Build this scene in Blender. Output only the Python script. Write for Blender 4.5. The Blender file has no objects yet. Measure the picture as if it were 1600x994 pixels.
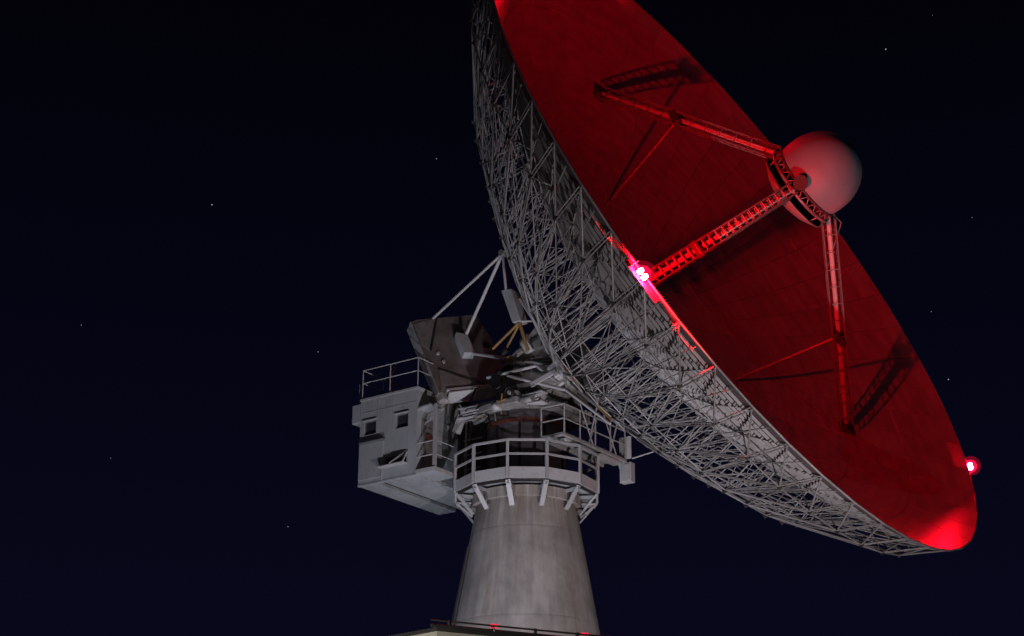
import bpy, bmesh, math, random
from mathutils import Vector, Matrix, Quaternion
random.seed(7)
sc = bpy.context.scene
COL = sc.collection
rad = math.radians

# ------------------------------------------------------------------ camera
PITCH, ROLL = rad(21.0), rad(0.5)
cam_data = bpy.data.cameras.new("camera")
cam_data.sensor_width = 36.0
cam_data.lens = 3000.0 / 1600.0 * 36.0
cam_data.clip_start = 0.1
cam_data.clip_end = 9000.0
cam = bpy.data.objects.new("camera", cam_data)
COL.objects.link(cam)
fw = Vector((0, math.cos(PITCH), math.sin(PITCH)))
rt0 = Vector((1, 0, 0)); up0 = Vector((0, -math.sin(PITCH), math.cos(PITCH)))
rt = rt0 * math.cos(ROLL) + up0 * math.sin(ROLL)
up = up0 * math.cos(ROLL) - rt0 * math.sin(ROLL)
CAM = Vector((-0.56, -65.48, 1.7))
m = Matrix((rt, up, -fw)).transposed().to_4x4()
m.translation = CAM
cam.matrix_world = m
sc.camera = cam

# ------------------------------------------------------------------ night sky
world = bpy.data.worlds.new("World"); sc.world = world
world.use_nodes = True
nt = world.node_tree; nt.nodes.clear()
wo = nt.nodes.new("ShaderNodeOutputWorld"); bg = nt.nodes.new("ShaderNodeBackground")
tc = nt.nodes.new("ShaderNodeTexCoord"); sx = nt.nodes.new("ShaderNodeSeparateXYZ")
cr = nt.nodes.new("ShaderNodeValToRGB")
nt.links.new(tc.outputs["Generated"], sx.inputs[0]); nt.links.new(sx.outputs["Z"], cr.inputs[0])
nt.links.new(cr.outputs[0], bg.inputs[0]); nt.links.new(bg.outputs[0], wo.inputs[0])
els = cr.color_ramp.elements
els[0].position = 0.0; els[0].color = (0.0050, 0.0048, 0.0200, 1)
els[1].position = 1.0; els[1].color = (0.0004, 0.0004, 0.0013, 1)
for p, c in ((0.22, (0.0030, 0.0031, 0.0130, 1)), (0.35, (0.0019, 0.0021, 0.0082, 1)), (0.50, (0.0009, 0.0009, 0.0032, 1))):
    el = els.new(p); el.color = c
bg.inputs[1].default_value = 0.74

sun = bpy.data.lights.new("moon", "SUN"); sun.energy = 0.02; sun.angle = rad(0.5); sun.color = (0.8, 0.86, 1.0)
so = bpy.data.objects.new("moon", sun); COL.objects.link(so)
so.rotation_euler = (rad(38), rad(-22), 0)

sc.view_settings.view_transform = "Standard"
sc.view_settings.look = "None"
sc.view_settings.exposure = 0.0
sc.view_settings.gamma = 1.0
sc.render.engine = "CYCLES"
sc.cycles.use_denoising = True
sc.cycles.max_bounces = 6
sc.cycles.sample_clamp_indirect = 3.0
sc.cycles.caustics_reflective = False
sc.cycles.caustics_refractive = False

# ------------------------------------------------------------------ materials
def new_mat(name, base, rough=0.6, metal=0.0, var=0.25, scale=(1.5, 1.5, 1.5), dirt=None, dirt_amt=0.0, bump=0.0, spec=0.4, objvar=0.0, scale2=6.0, shift=0.0):
    mt = bpy.data.materials.new(name); mt.use_nodes = True
    t = mt.node_tree; b = t.nodes["Principled BSDF"]
    b.inputs["Roughness"].default_value = rough; b.inputs["Metallic"].default_value = metal
    b.inputs["Specular IOR Level"].default_value = spec
    co = t.nodes.new("ShaderNodeTexCoord"); mp = t.nodes.new("ShaderNodeMapping")
    mp.inputs["Scale"].default_value = scale
    t.links.new(co.outputs["Object"], mp.inputs[0])
    if shift:
        oi0 = t.nodes.new("ShaderNodeObjectInfo"); cm = t.nodes.new("ShaderNodeCombineXYZ"); ml = t.nodes.new("ShaderNodeMath")
        ml.operation = "MULTIPLY"; ml.inputs[1].default_value = shift
        t.links.new(oi0.outputs["Random"], ml.inputs[0]); t.links.new(ml.outputs[0], cm.inputs[0]); t.links.new(ml.outputs[0], cm.inputs[2])
        t.links.new(cm.outputs[0], mp.inputs["Location"])
    n1 = t.nodes.new("ShaderNodeTexNoise"); n1.inputs["Scale"].default_value = 1.0; n1.inputs["Detail"].default_value = 6
    n1.inputs["Roughness"].default_value = 0.65
    t.links.new(mp.outputs[0], n1.inputs[0])
    mr = t.nodes.new("ShaderNodeMapRange"); mr.inputs[1].default_value = 0.3; mr.inputs[2].default_value = 0.7
    mr.inputs[3].default_value = 1 - var; mr.inputs[4].default_value = 1 + var
    t.links.new(n1.outputs[0], mr.inputs[0])
    mu = t.nodes.new("ShaderNodeMix"); mu.data_type = "RGBA"; mu.blend_type = "MULTIPLY"; mu.inputs[0].default_value = 1
    mu.inputs[6].default_value = (*base, 1)
    t.links.new(mr.outputs[0], mu.inputs[7])
    last = mu.outputs[2]
    if objvar:
        oi = t.nodes.new("ShaderNodeObjectInfo")
        m2 = t.nodes.new("ShaderNodeMapRange"); m2.inputs[3].default_value = 1 - objvar; m2.inputs[4].default_value = 1 + objvar
        t.links.new(oi.outputs["Random"], m2.inputs[0])
        mv = t.nodes.new("ShaderNodeMix"); mv.data_type = "RGBA"; mv.blend_type = "MULTIPLY"; mv.inputs[0].default_value = 1
        t.links.new(last, mv.inputs[6]); t.links.new(m2.outputs[0], mv.inputs[7]); last = mv.outputs[2]
    if dirt:
        n2 = t.nodes.new("ShaderNodeTexNoise"); n2.inputs["Scale"].default_value = scale2; n2.inputs["Detail"].default_value = 8
        n2.inputs["Roughness"].default_value = 0.7
        t.links.new(mp.outputs[0], n2.inputs[0])
        r2 = t.nodes.new("ShaderNodeMapRange"); r2.inputs[1].default_value = 0.48; r2.inputs[2].default_value = 0.72
        r2.inputs[4].default_value = dirt_amt
        t.links.new(n2.outputs[0], r2.inputs[0])
        mx = t.nodes.new("ShaderNodeMix"); mx.data_type = "RGBA"
        t.links.new(r2.outputs[0], mx.inputs[0]); t.links.new(last, mx.inputs[6]); mx.inputs[7].default_value = (*dirt, 1)
        last = mx.outputs[2]
    t.links.new(last, b.inputs["Base Color"])
    rr = t.nodes.new("ShaderNodeMapRange"); rr.inputs[3].default_value = max(0.05, rough - 0.12); rr.inputs[4].default_value = min(1, rough + 0.12)
    t.links.new(n1.outputs[0], rr.inputs[0]); t.links.new(rr.outputs[0], b.inputs["Roughness"])
    if bump:
        bp = t.nodes.new("ShaderNodeBump"); bp.inputs["Strength"].default_value = bump; bp.inputs["Distance"].default_value = 0.03
        t.links.new(n1.outputs[0], bp.inputs["Height"]); t.links.new(bp.outputs[0], b.inputs["Normal"])
    return mt

RUST = (0.16, 0.07, 0.03)
M = {}
M["panel"] = new_mat("reflector paint", (0.40, 0.40, 0.40), 0.42, 0.25, 0.34, (1.2, 4.5, 0.8), (0.13, 0.125, 0.12), 0.6, objvar=0.09, scale2=2.0, shift=60.0)
def leak(mt, amt, col):
    # perforated sheet: a little light passes straight through the panel
    t = mt.node_tree; o = t.nodes["Material Output"]; b = t.nodes["Principled BSDF"]
    tl = t.nodes.new("ShaderNodeBsdfTranslucent"); tl.inputs[0].default_value = (*col, 1)
    mx = t.nodes.new("ShaderNodeMixShader"); mx.inputs[0].default_value = amt
    t.links.new(b.outputs[0], mx.inputs[1]); t.links.new(tl.outputs[0], mx.inputs[2]); t.links.new(mx.outputs[0], o.inputs[0])
leak(M["panel"], 0.16, (.8, .8, .8))
M["panel_back"] = new_mat("panel back sheet", (0.12, 0.12, 0.12), 0.6, 0.1, 0.2, (1, 1, 1), (0.1, 0.08, 0.07), 0.4)
leak(M["panel_back"], 0.16, (.8, .8, .8))
M["strut"] = new_mat("galvanised strut", (0.34, 0.34, 0.33), 0.55, 0.2, 0.3, (2, 2, 2), RUST, 0.45, objvar=0.25)
M["stiff"] = new_mat("panel stiffener aluminium", (0.30, 0.30, 0.30), 0.55, 0.2, 0.2, (2, 2, 2), RUST, 0.15)
M["dark_joint"] = new_mat("dark gusset steel", (0.05, 0.045, 0.045), 0.6, 0.3, 0.3)
M["white"] = new_mat("off white paint", (0.52, 0.52, 0.51), 0.5, 0, 0.12, (1, 1, 1), (0.22, 0.17, 0.12), 0.45, objvar=0.08, scale2=4)
M["cabin"] = new_mat("pale grey cabin paint", (0.40, 0.42, 0.42), 0.6, 0, 0.1, (0.9, 0.9, 0.5), (0.17, 0.15, 0.12), 0.4, bump=0.05, scale2=2.5)
M["underside"] = new_mat("grey underside paint", (0.36, 0.38, 0.38), 0.6, 0, 0.15, (1, 1, 1), (0.12, 0.1, 0.08), 0.4, scale2=3)
M["rail"] = new_mat("pale railing paint", (0.44, 0.44, 0.43), 0.5, 0, 0.2, (2, 2, 2), RUST, 0.35, objvar=0.12)
M["brown"] = new_mat("weathered brown steel plate", (0.21, 0.18, 0.17), 0.75, 0.0, 0.35, (1.2, 1.2, 1.2), (0.17, 0.095, 0.06), 0.5, bump=0.15, scale2=2.2)
M["grey_plate"] = new_mat("grey weathered plate", (0.26, 0.235, 0.225), 0.75, 0.0, 0.3, (1.4, 1.4, 1.4), (0.11, 0.06, 0.035), 0.6, scale2=2.5)
M["edge"] = new_mat("pale edge plate", (0.42, 0.44, 0.44), 0.55, 0, 0.15, (1.5, 1.5, 1.5), RUST, 0.35)
M["dark"] = new_mat("dark machinery", (0.022, 0.02, 0.02), 0.6, 0.2, 0.4, (2, 2, 2), (0.05, 0.025, 0.018), 0.6)
M["drum"] = new_mat("dark drum steel", (0.09, 0.082, 0.088), 0.55, 0.2, 0.35, (1, 1, 0.4), (0.07, 0.03, 0.02), 0.5)
M["redband"] = new_mat("rusty red band", (0.13, 0.035, 0.02), 0.7, 0, 0.35)
M["rust"] = new_mat("rusty yellow pipe", (0.34, 0.20, 0.07), 0.65, 0, 0.4, (3, 3, 3), (0.14, 0.06, 0.03), 0.7)
M["machine"] = new_mat("grey gearbox", (0.33, 0.33, 0.31), 0.5, 0.2, 0.3, (3, 3, 3), RUST, 0.5)
M["glass"] = new_mat("dark window glass", (0.035, 0.037, 0.045), 0.35, 0, 0.2, spec=0.5)
M["frame"] = new_mat("window frame", (0.17, 0.17, 0.17), 0.5)
M["radome"] = new_mat("pale blue-grey radome fibreglass", (0.13, 0.25, 0.28), 0.55, 0, 0.10, (1.3, 1.3, 1.3), (0.16, 0.2, 0.2), 0.25)
M["black"] = new_mat("black rubber lining", (0.008, 0.008, 0.008), 0.8, 0, 0.2)  # flat black put in for the dark inside holes and open backs
M["leg"] = new_mat("feed leg paint", (0.21, 0.21, 0.21), 0.35, 0.35, 0.2, (3, 3, 3), RUST, 0.25)
M["roofedge"] = new_mat("cream fascia", (0.50, 0.47, 0.40), 0.6, 0, 0.1, (1, 1, 1), (0.2, 0.18, 0.15), 0.4, scale2=3)
M["roof"] = new_mat("dark roof membrane", (0.035, 0.033, 0.035), 0.8, 0, 0.3)
M["bwall"] = new_mat("cream building wall", (0.48, 0.44, 0.34), 0.8, 0, 0.1)
M["ground"] = new_mat("night grass ground", (0.04, 0.055, 0.03), 0.9, 0, 0.4, (0.4, 0.4, 0.4), (0.07, 0.06, 0.04), 0.5, bump=0.3)
M["reflect"] = new_mat("red reflector lens", (0.55, 0.02, 0.03), 0.3)
M["lamp_body"] = new_mat("lamp housing", (0.25, 0.25, 0.25), 0.5, 0.4)

def emit(name, col, s):
    mt = bpy.data.materials.new(name); mt.use_nodes = True
    t = mt.node_tree; t.nodes.clear()
    o = t.nodes.new("ShaderNodeOutputMaterial"); e = t.nodes.new("ShaderNodeEmission")
    e.inputs[0].default_value = (*col, 1); e.inputs[1].default_value = s
    t.links.new(e.outputs[0], o.inputs[0]); return mt
M["beacon"] = emit("red beacon lens", (1.0, 0.0013, 0.007), 22000.0)
M["beacon_dim"] = emit("dimmer red beacon lens", (1.0, 0.003, 0.02), 4600.0)
M["eave_lamp"] = emit("warm eave lamp", (1.0, 0.78, 0.42), 9.0)
M["small_red"] = emit("small red indicator", (1.0, 0.02, 0.06), 1.1)

def halo_shell(tint, col, s_):  # see-through glowing shell, added round the lenses as a red halo
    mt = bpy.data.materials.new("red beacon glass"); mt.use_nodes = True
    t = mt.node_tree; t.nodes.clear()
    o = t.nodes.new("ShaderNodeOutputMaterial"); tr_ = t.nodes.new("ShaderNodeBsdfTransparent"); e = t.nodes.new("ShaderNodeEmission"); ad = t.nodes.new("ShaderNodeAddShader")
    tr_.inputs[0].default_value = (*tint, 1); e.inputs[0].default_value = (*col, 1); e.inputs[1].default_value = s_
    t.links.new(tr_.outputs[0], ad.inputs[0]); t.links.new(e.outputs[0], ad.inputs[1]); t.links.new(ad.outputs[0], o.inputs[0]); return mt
M["dome"] = halo_shell((.97, .6, .65), (1.0, .012, .07), 0.5)
M["outer_dome"] = halo_shell((.99, .85, .88), (1.0, .006, .05), 0.08)

def concrete():
    mt = bpy.data.materials.new("tower concrete"); mt.use_nodes = True
    t = mt.node_tree; b = t.nodes["Principled BSDF"]; b.inputs["Roughness"].default_value = 0.85
    co = t.nodes.new("ShaderNodeTexCoord")
    sp = t.nodes.new("ShaderNodeSeparateXYZ"); t.links.new(co.outputs["Object"], sp.inputs[0])
    at = t.nodes.new("ShaderNodeMath"); at.operation = "ARCTAN2"
    t.links.new(sp.outputs["Y"], at.inputs[0]); t.links.new(sp.outputs["X"], at.inputs[1])
    def streak(ks, kz, detail, lo, hi, a, b_):
        cb = t.nodes.new("ShaderNodeCombineXYZ")
        m1 = t.nodes.new("ShaderNodeMath"); m1.operation = "MULTIPLY"; m1.inputs[1].default_value = ks
        m2 = t.nodes.new("ShaderNodeMath"); m2.operation = "MULTIPLY"; m2.inputs[1].default_value = kz
        t.links.new(at.outputs[0], m1.inputs[0]); t.links.new(sp.outputs["Z"], m2.inputs[0])
        t.links.new(m1.outputs[0], cb.inputs[0]); t.links.new(m2.outputs[0], cb.inputs[1])
        n = t.nodes.new("ShaderNodeTexNoise"); n.inputs["Scale"].default_value = 1; n.inputs["Detail"].default_value = detail
        n.inputs["Roughness"].default_value = 0.6
        t.links.new(cb.outputs[0], n.inputs[0])
        r = t.nodes.new("ShaderNodeMapRange"); r.inputs[1].default_value = lo; r.inputs[2].default_value = hi
        r.inputs[3].default_value = a; r.inputs[4].default_value = b_
        t.links.new(n.outputs[0], r.inputs[0]); return r.outputs[0]
    def mul(x, y):
        mx = t.nodes.new("ShaderNodeMix"); mx.data_type = "RGBA"; mx.blend_type = "MULTIPLY"; mx.inputs[0].default_value = 1
        if isinstance(x, tuple): mx.inputs[6].default_value = x
        else: t.links.new(x, mx.inputs[6])
        t.links.new(y, mx.inputs[7]); return mx.outputs[2]
    c = mul((0.46, 0.43, 0.39, 1), streak(5, 0.22, 2, 0.3, 0.7, 0.74, 1.18))
    c = mul(c, streak(2.6, 0.8, 5, 0.3, 0.7, 0.68, 1.2))
    c = mul(c, streak(24, 3, 6, 0.3, 0.7, 0.92, 1.06))
    st = streak(5, 0.22, 4, 0.50, 0.72, 0.0, 0.65)
    mx = t.nodes.new("ShaderNodeMix"); mx.data_type = "RGBA"
    t.links.new(st, mx.inputs[0]); t.links.new(c, mx.inputs[6]); mx.inputs[7].default_value = (0.20, 0.145, 0.10, 1)
    # dark run-off stains falling from the platform
    zr = t.nodes.new("ShaderNodeMapRange"); zr.inputs[1].default_value = 17.6; zr.inputs[2].default_value = 20.0
    t.links.new(sp.outputs["Z"], zr.inputs[0])
    s2 = streak(12, 0.3, 4, 0.4, 0.65, 0.1, 0.75)
    mm = t.nodes.new("ShaderNodeMath"); mm.operation = "MULTIPLY"; t.links.new(zr.outputs[0], mm.inputs[0]); t.links.new(s2, mm.inputs[1])
    m3 = t.nodes.new("ShaderNodeMix"); m3.data_type = "RGBA"; t.links.new(mm.outputs[0], m3.inputs[0])
    t.links.new(mx.outputs[2], m3.inputs[6]); m3.inputs[7].default_value = (0.17, 0.135, 0.10, 1)
    t.links.new(m3.outputs[2], b.inputs["Base Color"])
    nn = t.nodes.new("ShaderNodeTexNoise"); nn.inputs["Scale"].default_value = 6; nn.inputs["Detail"].default_value = 8
    t.links.new(co.outputs["Object"], nn.inputs[0])
    bp = t.nodes.new("ShaderNodeBump"); bp.inputs["Strength"].default_value = 0.25; bp.inputs["Distance"].default_value = 0.03
    t.links.new(nn.outputs[0], bp.inputs["Height"]); t.links.new(bp.outputs[0], b.inputs["Normal"])
    return mt
M["concrete"] = concrete()

# ------------------------------------------------------------------ helpers
def empty(name, label, cat, loc=(0, 0, 0), rot=None, group=None):
    o = bpy.data.objects.new(name, None); COL.objects.link(o)
    o.empty_display_size = 0.3
    if rot is not None:
        mm = rot.to_4x4(); mm.translation = Vector(loc); o.matrix_world = mm
    else: o.location = loc
    o["label"] = label; o["category"] = cat
    if group: o["group"] = group
    return o

def link(name, mesh, parent=None, loc=(0, 0, 0), quat=None, scale=(1, 1, 1), label=None, kind=None):
    o = bpy.data.objects.new(name, mesh); COL.objects.link(o)
    o.parent = parent
    o.location = loc; o.scale = scale
    o.rotation_mode = "QUATERNION"
    if quat is not None: o.rotation_quaternion = quat
    if label: o["label"] = label
    if kind: o["kind"] = kind
    return o

def mesh(name, verts, faces, mat, smooth=False):
    me = bpy.data.meshes.new(name)
    me.from_pydata([tuple(v) for v in verts], [], faces)
    me.materials.append(M[mat])
    if smooth:
        for p in me.polygons: p.use_smooth = True
    me.update(); return me

_box = {}
def box(name, lo, hi, mat, parent=None, bevel=0.0, label=None, quat=None, piv=None, kind=None):
    """axis-aligned (in parent frame) bevelled box"""
    lo = Vector(lo); hi = Vector(hi); s = hi - lo; c = (hi + lo) / 2
    key = (tuple(round(x, 4) for x in s), mat, bevel)
    if key not in _box:
        bm = bmesh.new(); bmesh.ops.create_cube(bm, size=1.0)
        bmesh.ops.scale(bm, vec=s, verts=bm.verts)
        if bevel: bmesh.ops.bevel(bm, geom=bm.edges[:], offset=min(bevel, min(s) * 0.45), segments=1, affect="EDGES")
        me = bpy.data.meshes.new(name); bm.to_mesh(me); bm.free(); me.materials.append(M[mat]); _box[key] = me
    return link(name, _box[key], parent, c, quat, label=label, kind=kind)

_cyl = {}
def unit_cyl(mat, seg=8):
    if (mat, seg) in _cyl: return _cyl[(mat, seg)]
    v = []; f = []
    for z in (-0.5, 0.5):
        for i in range(seg):
            a = 2 * math.pi * i / seg; v.append((0.5 * math.cos(a), 0.5 * math.sin(a), z))
    for i in range(seg): f.append((i, (i + 1) % seg, seg + (i + 1) % seg, seg + i))
    f.append(tuple(range(seg))[::-1]); f.append(tuple(range(seg, 2 * seg)))
    me = mesh("tube", v, f, mat)
    for p in me.polygons[:seg]: p.use_smooth = True
    _cyl[(mat, seg)] = me; return me

def bar_tf(p, q):
    p = Vector(p); q = Vector(q); d = q - p
    return (p + q) / 2, Vector((0, 0, 1)).rotation_difference(d.normalized()), d.length

def bar(name, p, q, dia, mat, parent=None, seg=8, label=None):
    c, r, L = bar_tf(p, q)
    return link(name, unit_cyl(mat, seg), parent, c, r, (dia, dia, L), label=label)

def square_bar(name, p, q, w, t, mat, parent=None, side=None):
    """rectangular bar from p to q, width w along `side`, thickness t"""
    p = Vector(p); q = Vector(q); z = (q - p); L = z.length; z.normalize()
    s = Vector(side if side is not None else (0, 0, 1)); x = (s - z * s.dot(z)).normalized(); y = z.cross(x)
    key = ("sq", mat)
    if key not in _box:
        bm = bmesh.new(); bmesh.ops.create_cube(bm, size=1.0)
        me = bpy.data.meshes.new("bar"); bm.to_mesh(me); bm.free(); me.materials.append(M[mat]); _box[key] = me
    r = Matrix((x, y, z)).transposed().to_quaternion()
    return link(name, _box[key], parent, (p + q) / 2, r, (w, t, L))

def add_bar(V, F, p, q, dia, seg=6):
    c, r, L = bar_tf(p, q); b = len(V)
    for z in (-L / 2, L / 2):
        for i in range(seg):
            a = 2 * math.pi * i / seg
            V.append(c + r @ Vector((dia / 2 * math.cos(a), dia / 2 * math.sin(a), z)))
    for i in range(seg): F.append((b + i, b + (i + 1) % seg, b + seg + (i + 1) % seg, b + seg + i))

def lathe(name, prof, mat, seg=48, axis="z", parent=None, loc=(0, 0, 0), smooth=True, close=False, label=None):
    """profile of (r, h); axis x or z"""
    v = []; f = []; n = len(prof)
    for i in range(seg):
        a = 2 * math.pi * i / seg; c, s = math.cos(a), math.sin(a)
        for r, h in prof:
            v.append((h, r * c, r * s) if axis == "x" else (r * c, r * s, h))
    for i in range(seg):
        j = (i + 1) % seg
        for k in range(n - 1 if not close else n):
            k2 = (k + 1) % n
            f.append((i * n + k, j * n + k, j * n + k2, i * n + k2))
    me = mesh(name, v, f, mat, smooth)
    bm = bmesh.new(); bm.from_mesh(me); bmesh.ops.remove_doubles(bm, verts=bm.verts, dist=1e-5)
    bmesh.ops.recalc_face_normals(bm, faces=bm.faces)
    for e_ in bm.edges:
        if len(e_.link_faces) == 2 and e_.calc_face_angle(0) > rad(35): e_.smooth = False
    bm.to_mesh(me); bm.free()
    return link(name, me, parent, loc, label=label)

def prism(name, pts, thick, mat, parent=None, axis=1, label=None):
    """polygon pts (3d, planar) extruded by vector thick"""
    t = Vector(thick); n = len(pts)
    v = [Vector(p) for p in pts] + [Vector(p) + t for p in pts]
    f = [tuple(range(n)), tuple(range(n, 2 * n))[::-1]] + [(i, n + i, n + (i + 1) % n, (i + 1) % n) for i in range(n)]
    me = mesh(name, v, f, mat)
    bm = bmesh.new(); bm.from_mesh(me); bmesh.ops.recalc_face_normals(bm, faces=bm.faces); bm.to_mesh(me); bm.free()
    return link(name, me, parent, label=label)

# ------------------------------------------------------------------ frames
AZ = rad(-36.14); EL = rad(24.86)
nh = Vector((math.cos(AZ), math.sin(AZ), 0)); ev = Vector((-math.sin(AZ), math.cos(AZ), 0)); zz = Vector((0, 0, 1))
nv = nh * math.cos(EL) + zz * math.sin(EL); uv = nv.cross(ev)
AZROT = Matrix((nh, ev, zz)).transposed()
DROT = Matrix((nv, ev, uv)).transposed()
EZ = 23.85
AXLE = Vector((0, 0, EZ))
DD = 10.05          # rim plane to elevation axle
R = 12.8; HD = 4.7  # dish radius and depth
def D(a, b, c): return Vector((a + DD, b, c))
def surf(r): return -HD + HD * (r / R) ** 2
def pol(a, r, ph): return D(a, r * math.cos(ph), r * math.sin(ph))

# ------------------------------------------------------------------ ground
g = mesh("ground", [(-4000, -4000, 0), (4000, -4000, 0), (4000, 4000, 0), (-4000, 4000, 0)], [(0, 1, 2, 3)], "ground")
go = link("ground", g, kind="structure")

# ------------------------------------------------------------------ concrete tower
tower = empty("concrete_tower", "tall tapering bare concrete tower carrying the dish", "tower")
prof = []
def tr(z): return 1.70 + (20.0 - z) * 0.180 + max(0, (6 - z)) * 0.03
seams = [18.6, 15.4, 12.2, 9.0, 5.8, 2.6]
prof = [(0.02, 20.0), (tr(20.0), 20.0), (tr(19.9), 19.9)]
for s in seams:
    prof += [(tr(s + 0.12), s + 0.12), (tr(s + 0.03), s + 0.03), (tr(s) - 0.003, s + 0.015), (tr(s) - 0.003, s - 0.005), (tr(s - 0.02), s - 0.02), (tr(s - 0.12), s - 0.12)]
prof += [(tr(0), 0.0), (0.02, 0.0)]
lathe("shaft", prof, "concrete", 72, "z", tower)
# conical collar under the platform
lathe("top_collar", [(1.95, 19.62), (1.95, 19.98), (1.72, 19.98), (1.78, 19.62)], "concrete", 60, "z", tower, close=True, smooth=True)
# cable conduit on the left flank
bar("conduit", (-2.02, -1.05, 20.0 - 2.0), (-4.5, -2.3, 4.0), 0.05, "dark_joint", tower)

# ------------------------------------------------------------------ ring platform around tower top
RP = 2.6
ring = empty("ring_platform", "twelve-sided railed walkway ringing the tower top", "walkway", (0, 0, 20.05))
angs = [rad(-90 + 15 + 30 * k) for k in range(12)]
P12 = [Vector((math.cos(a), math.sin(a), 0)) for a in angs]
for k in range(12):
    p, q = P12[k], P12[(k + 1) % 12]
    dirv = (q - p).normalized(); nrm = (p + q).normalized()
    # deck segment
    prism("deck_plate", [p * 1.66 + Vector((0, 0, .03)), q * 1.66 + Vector((0, 0, .03)), q * (RP - 0.03) + Vector((0, 0, .03)), p * (RP - 0.03) + Vector((0, 0, .03))], (0, 0, 0.04), "underside", ring)
    # toe board
    a_, b_ = p * RP + dirv * 0.06, q * RP - dirv * 0.06
    prism("toe_board", [a_, b_, b_ + Vector((0, 0, .40)), a_ + Vector((0, 0, .40))], nrm * -0.03, "white", ring)
    square_bar("post", p * RP, p * RP + Vector((0, 0, 1.38)), 0.10, 0.08, "rail", ring, dirv)
    square_bar("top_rail", p * RP + Vector((0, 0, 1.36)), q * RP + Vector((0, 0, 1.36)), 0.07, 0.07, "rail", ring)
    square_bar("mid_rail", p * RP + Vector((0, 0, 0.86)), q * RP + Vector((0, 0, 0.86)), 0.07, 0.05, "rail", ring)
    square_bar("edge_beam", p * (RP - 0.10) + Vector((0, 0, -.055)), q * (RP - 0.10) + Vector((0, 0, -.055)), 0.08, 0.06, "dark_joint", ring)
    # bracket to tower: bright channel
    square_bar("bracket", p * (RP - 0.06) + Vector((0, 0, -0.04)), p * 1.93 + Vector((0, 0, -0.78)), 0.17, 0.06, "white", ring, dirv)
    square_bar("radial_beam", p * (RP - 0.05) + Vector((0, 0, -0.13)), p * 1.75 + Vector((0, 0, -0.13)), 0.10, 0.08, "underside", ring, zz)

# hanging angle brackets under the flanks of the ring
for ph in (-15, 195):
    v = Vector((math.cos(rad(ph)), math.sin(rad(ph)), 0)); t = Vector((-v.y, v.x, 0))
    square_bar("hanger", v * 2.58 + Vector((0, 0, 0)), v * 2.55 + Vector((0, 0, -.40)), 0.05, 0.05, "rail", ring, t)
    square_bar("hanger", v * 2.55 + Vector((0, 0, -.40)), v * 1.95 + Vector((0, 0, -.85)), 0.05, 0.05, "rail", ring, t)
    square_bar("hanger", v * 2.55 + Vector((0, 0, -.40)), v * 2.0 + Vector((0, 0, -.36)), 0.05, 0.05, "rail", ring, t)

# ------------------------------------------------------------------ azimuth turret (rotates on the tower)
tur = empty("azimuth_turret", "dark turret drum with pale yoke beams between tower and dish", "turret", (0, 0, 20.15), AZROT)
def T(a, b, z): return Vector((a, b, z - 20.15))
lathe("drum", [(0.02, 0.0), (1.42, 0.0), (1.42, 2.55), (1.50, 2.57), (1.50, 2.70), (0.02, 2.70)], "drum", 56, "z", tur)
lathe("red_band", [(1.425, 2.28), (1.445, 2.28), (1.445, 2.42), (1.425, 2.42)], "redband", 56, "z", tur, close=True)
for k in range(10):
    a = rad(36 * k + 8)
    box("drum_rib", (-0.03, -0.03, 0), (0.03, 0.03, 2.2), "dark", tur).location = (1.44 * math.cos(a), 1.44 * math.sin(a), 1.12)
lathe("turntable", [(0.02, 2.72), (1.95, 2.72), (1.95, 2.92), (0.02, 2.92)], "machine", 40, "z", tur)
# linking body toward the cabin, its unlit dark put into the colour
box("link_housing", T(-2.55, -0.75, 20.75), T(-1.25, 1.9, 23.0), "dark", tur, 0.02)
for z in (21.2, 21.75, 22.3): box("louver", T(-2.2, -0.80, z), T(-1.4, -0.755, z + 0.05), "underside", tur)
# yoke side beams (three stacked channels each) and bearing stands
for s in (-1, 1):
    y0 = 1.38 * s
    box("yoke_beam", T(-1.85, y0 - 0.12, 22.93), T(1.7, y0 + 0.12, 23.24), "white", tur, 0.01)
    box("yoke_flange", T(-1.9, y0 - 0.2, 23.243), T(1.75, y0 + 0.2, 23.29), "white", tur)
    box("yoke_flange", T(-1.9, y0 - 0.2, 22.88), T(1.75, y0 + 0.2, 22.927), "white", tur)
    for i in range(7):
        box("web_rib", T(-1.6 + .5 * i, y0 + s * 0.121, 22.93), T(-1.57 + .5 * i, y0 + s * 0.19, 23.24), "white", tur)
    square_bar("yoke_foot", T(-1.85, y0, 23.05), T(-2.12, y0, 22.45), 0.26, 0.20, "white", tur, (0, 1, 0))
    prism("bearing_stand", [T(-0.75, y0 - 0.1, 23.5), T(0.75, y0 - 0.1, 23.5), T(0.35, y0 - 0.1, 24.15), T(-0.35, y0 - 0.1, 24.15)], (0, 0.2, 0), "machine", tur)
for a in (-1.5, -0.5, 0.5, 1.45):
    box("cross_beam", T(a - 0.09, -1.17, 23.08), T(a + 0.09, 1.17, 23.30), "underside", tur)
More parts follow.
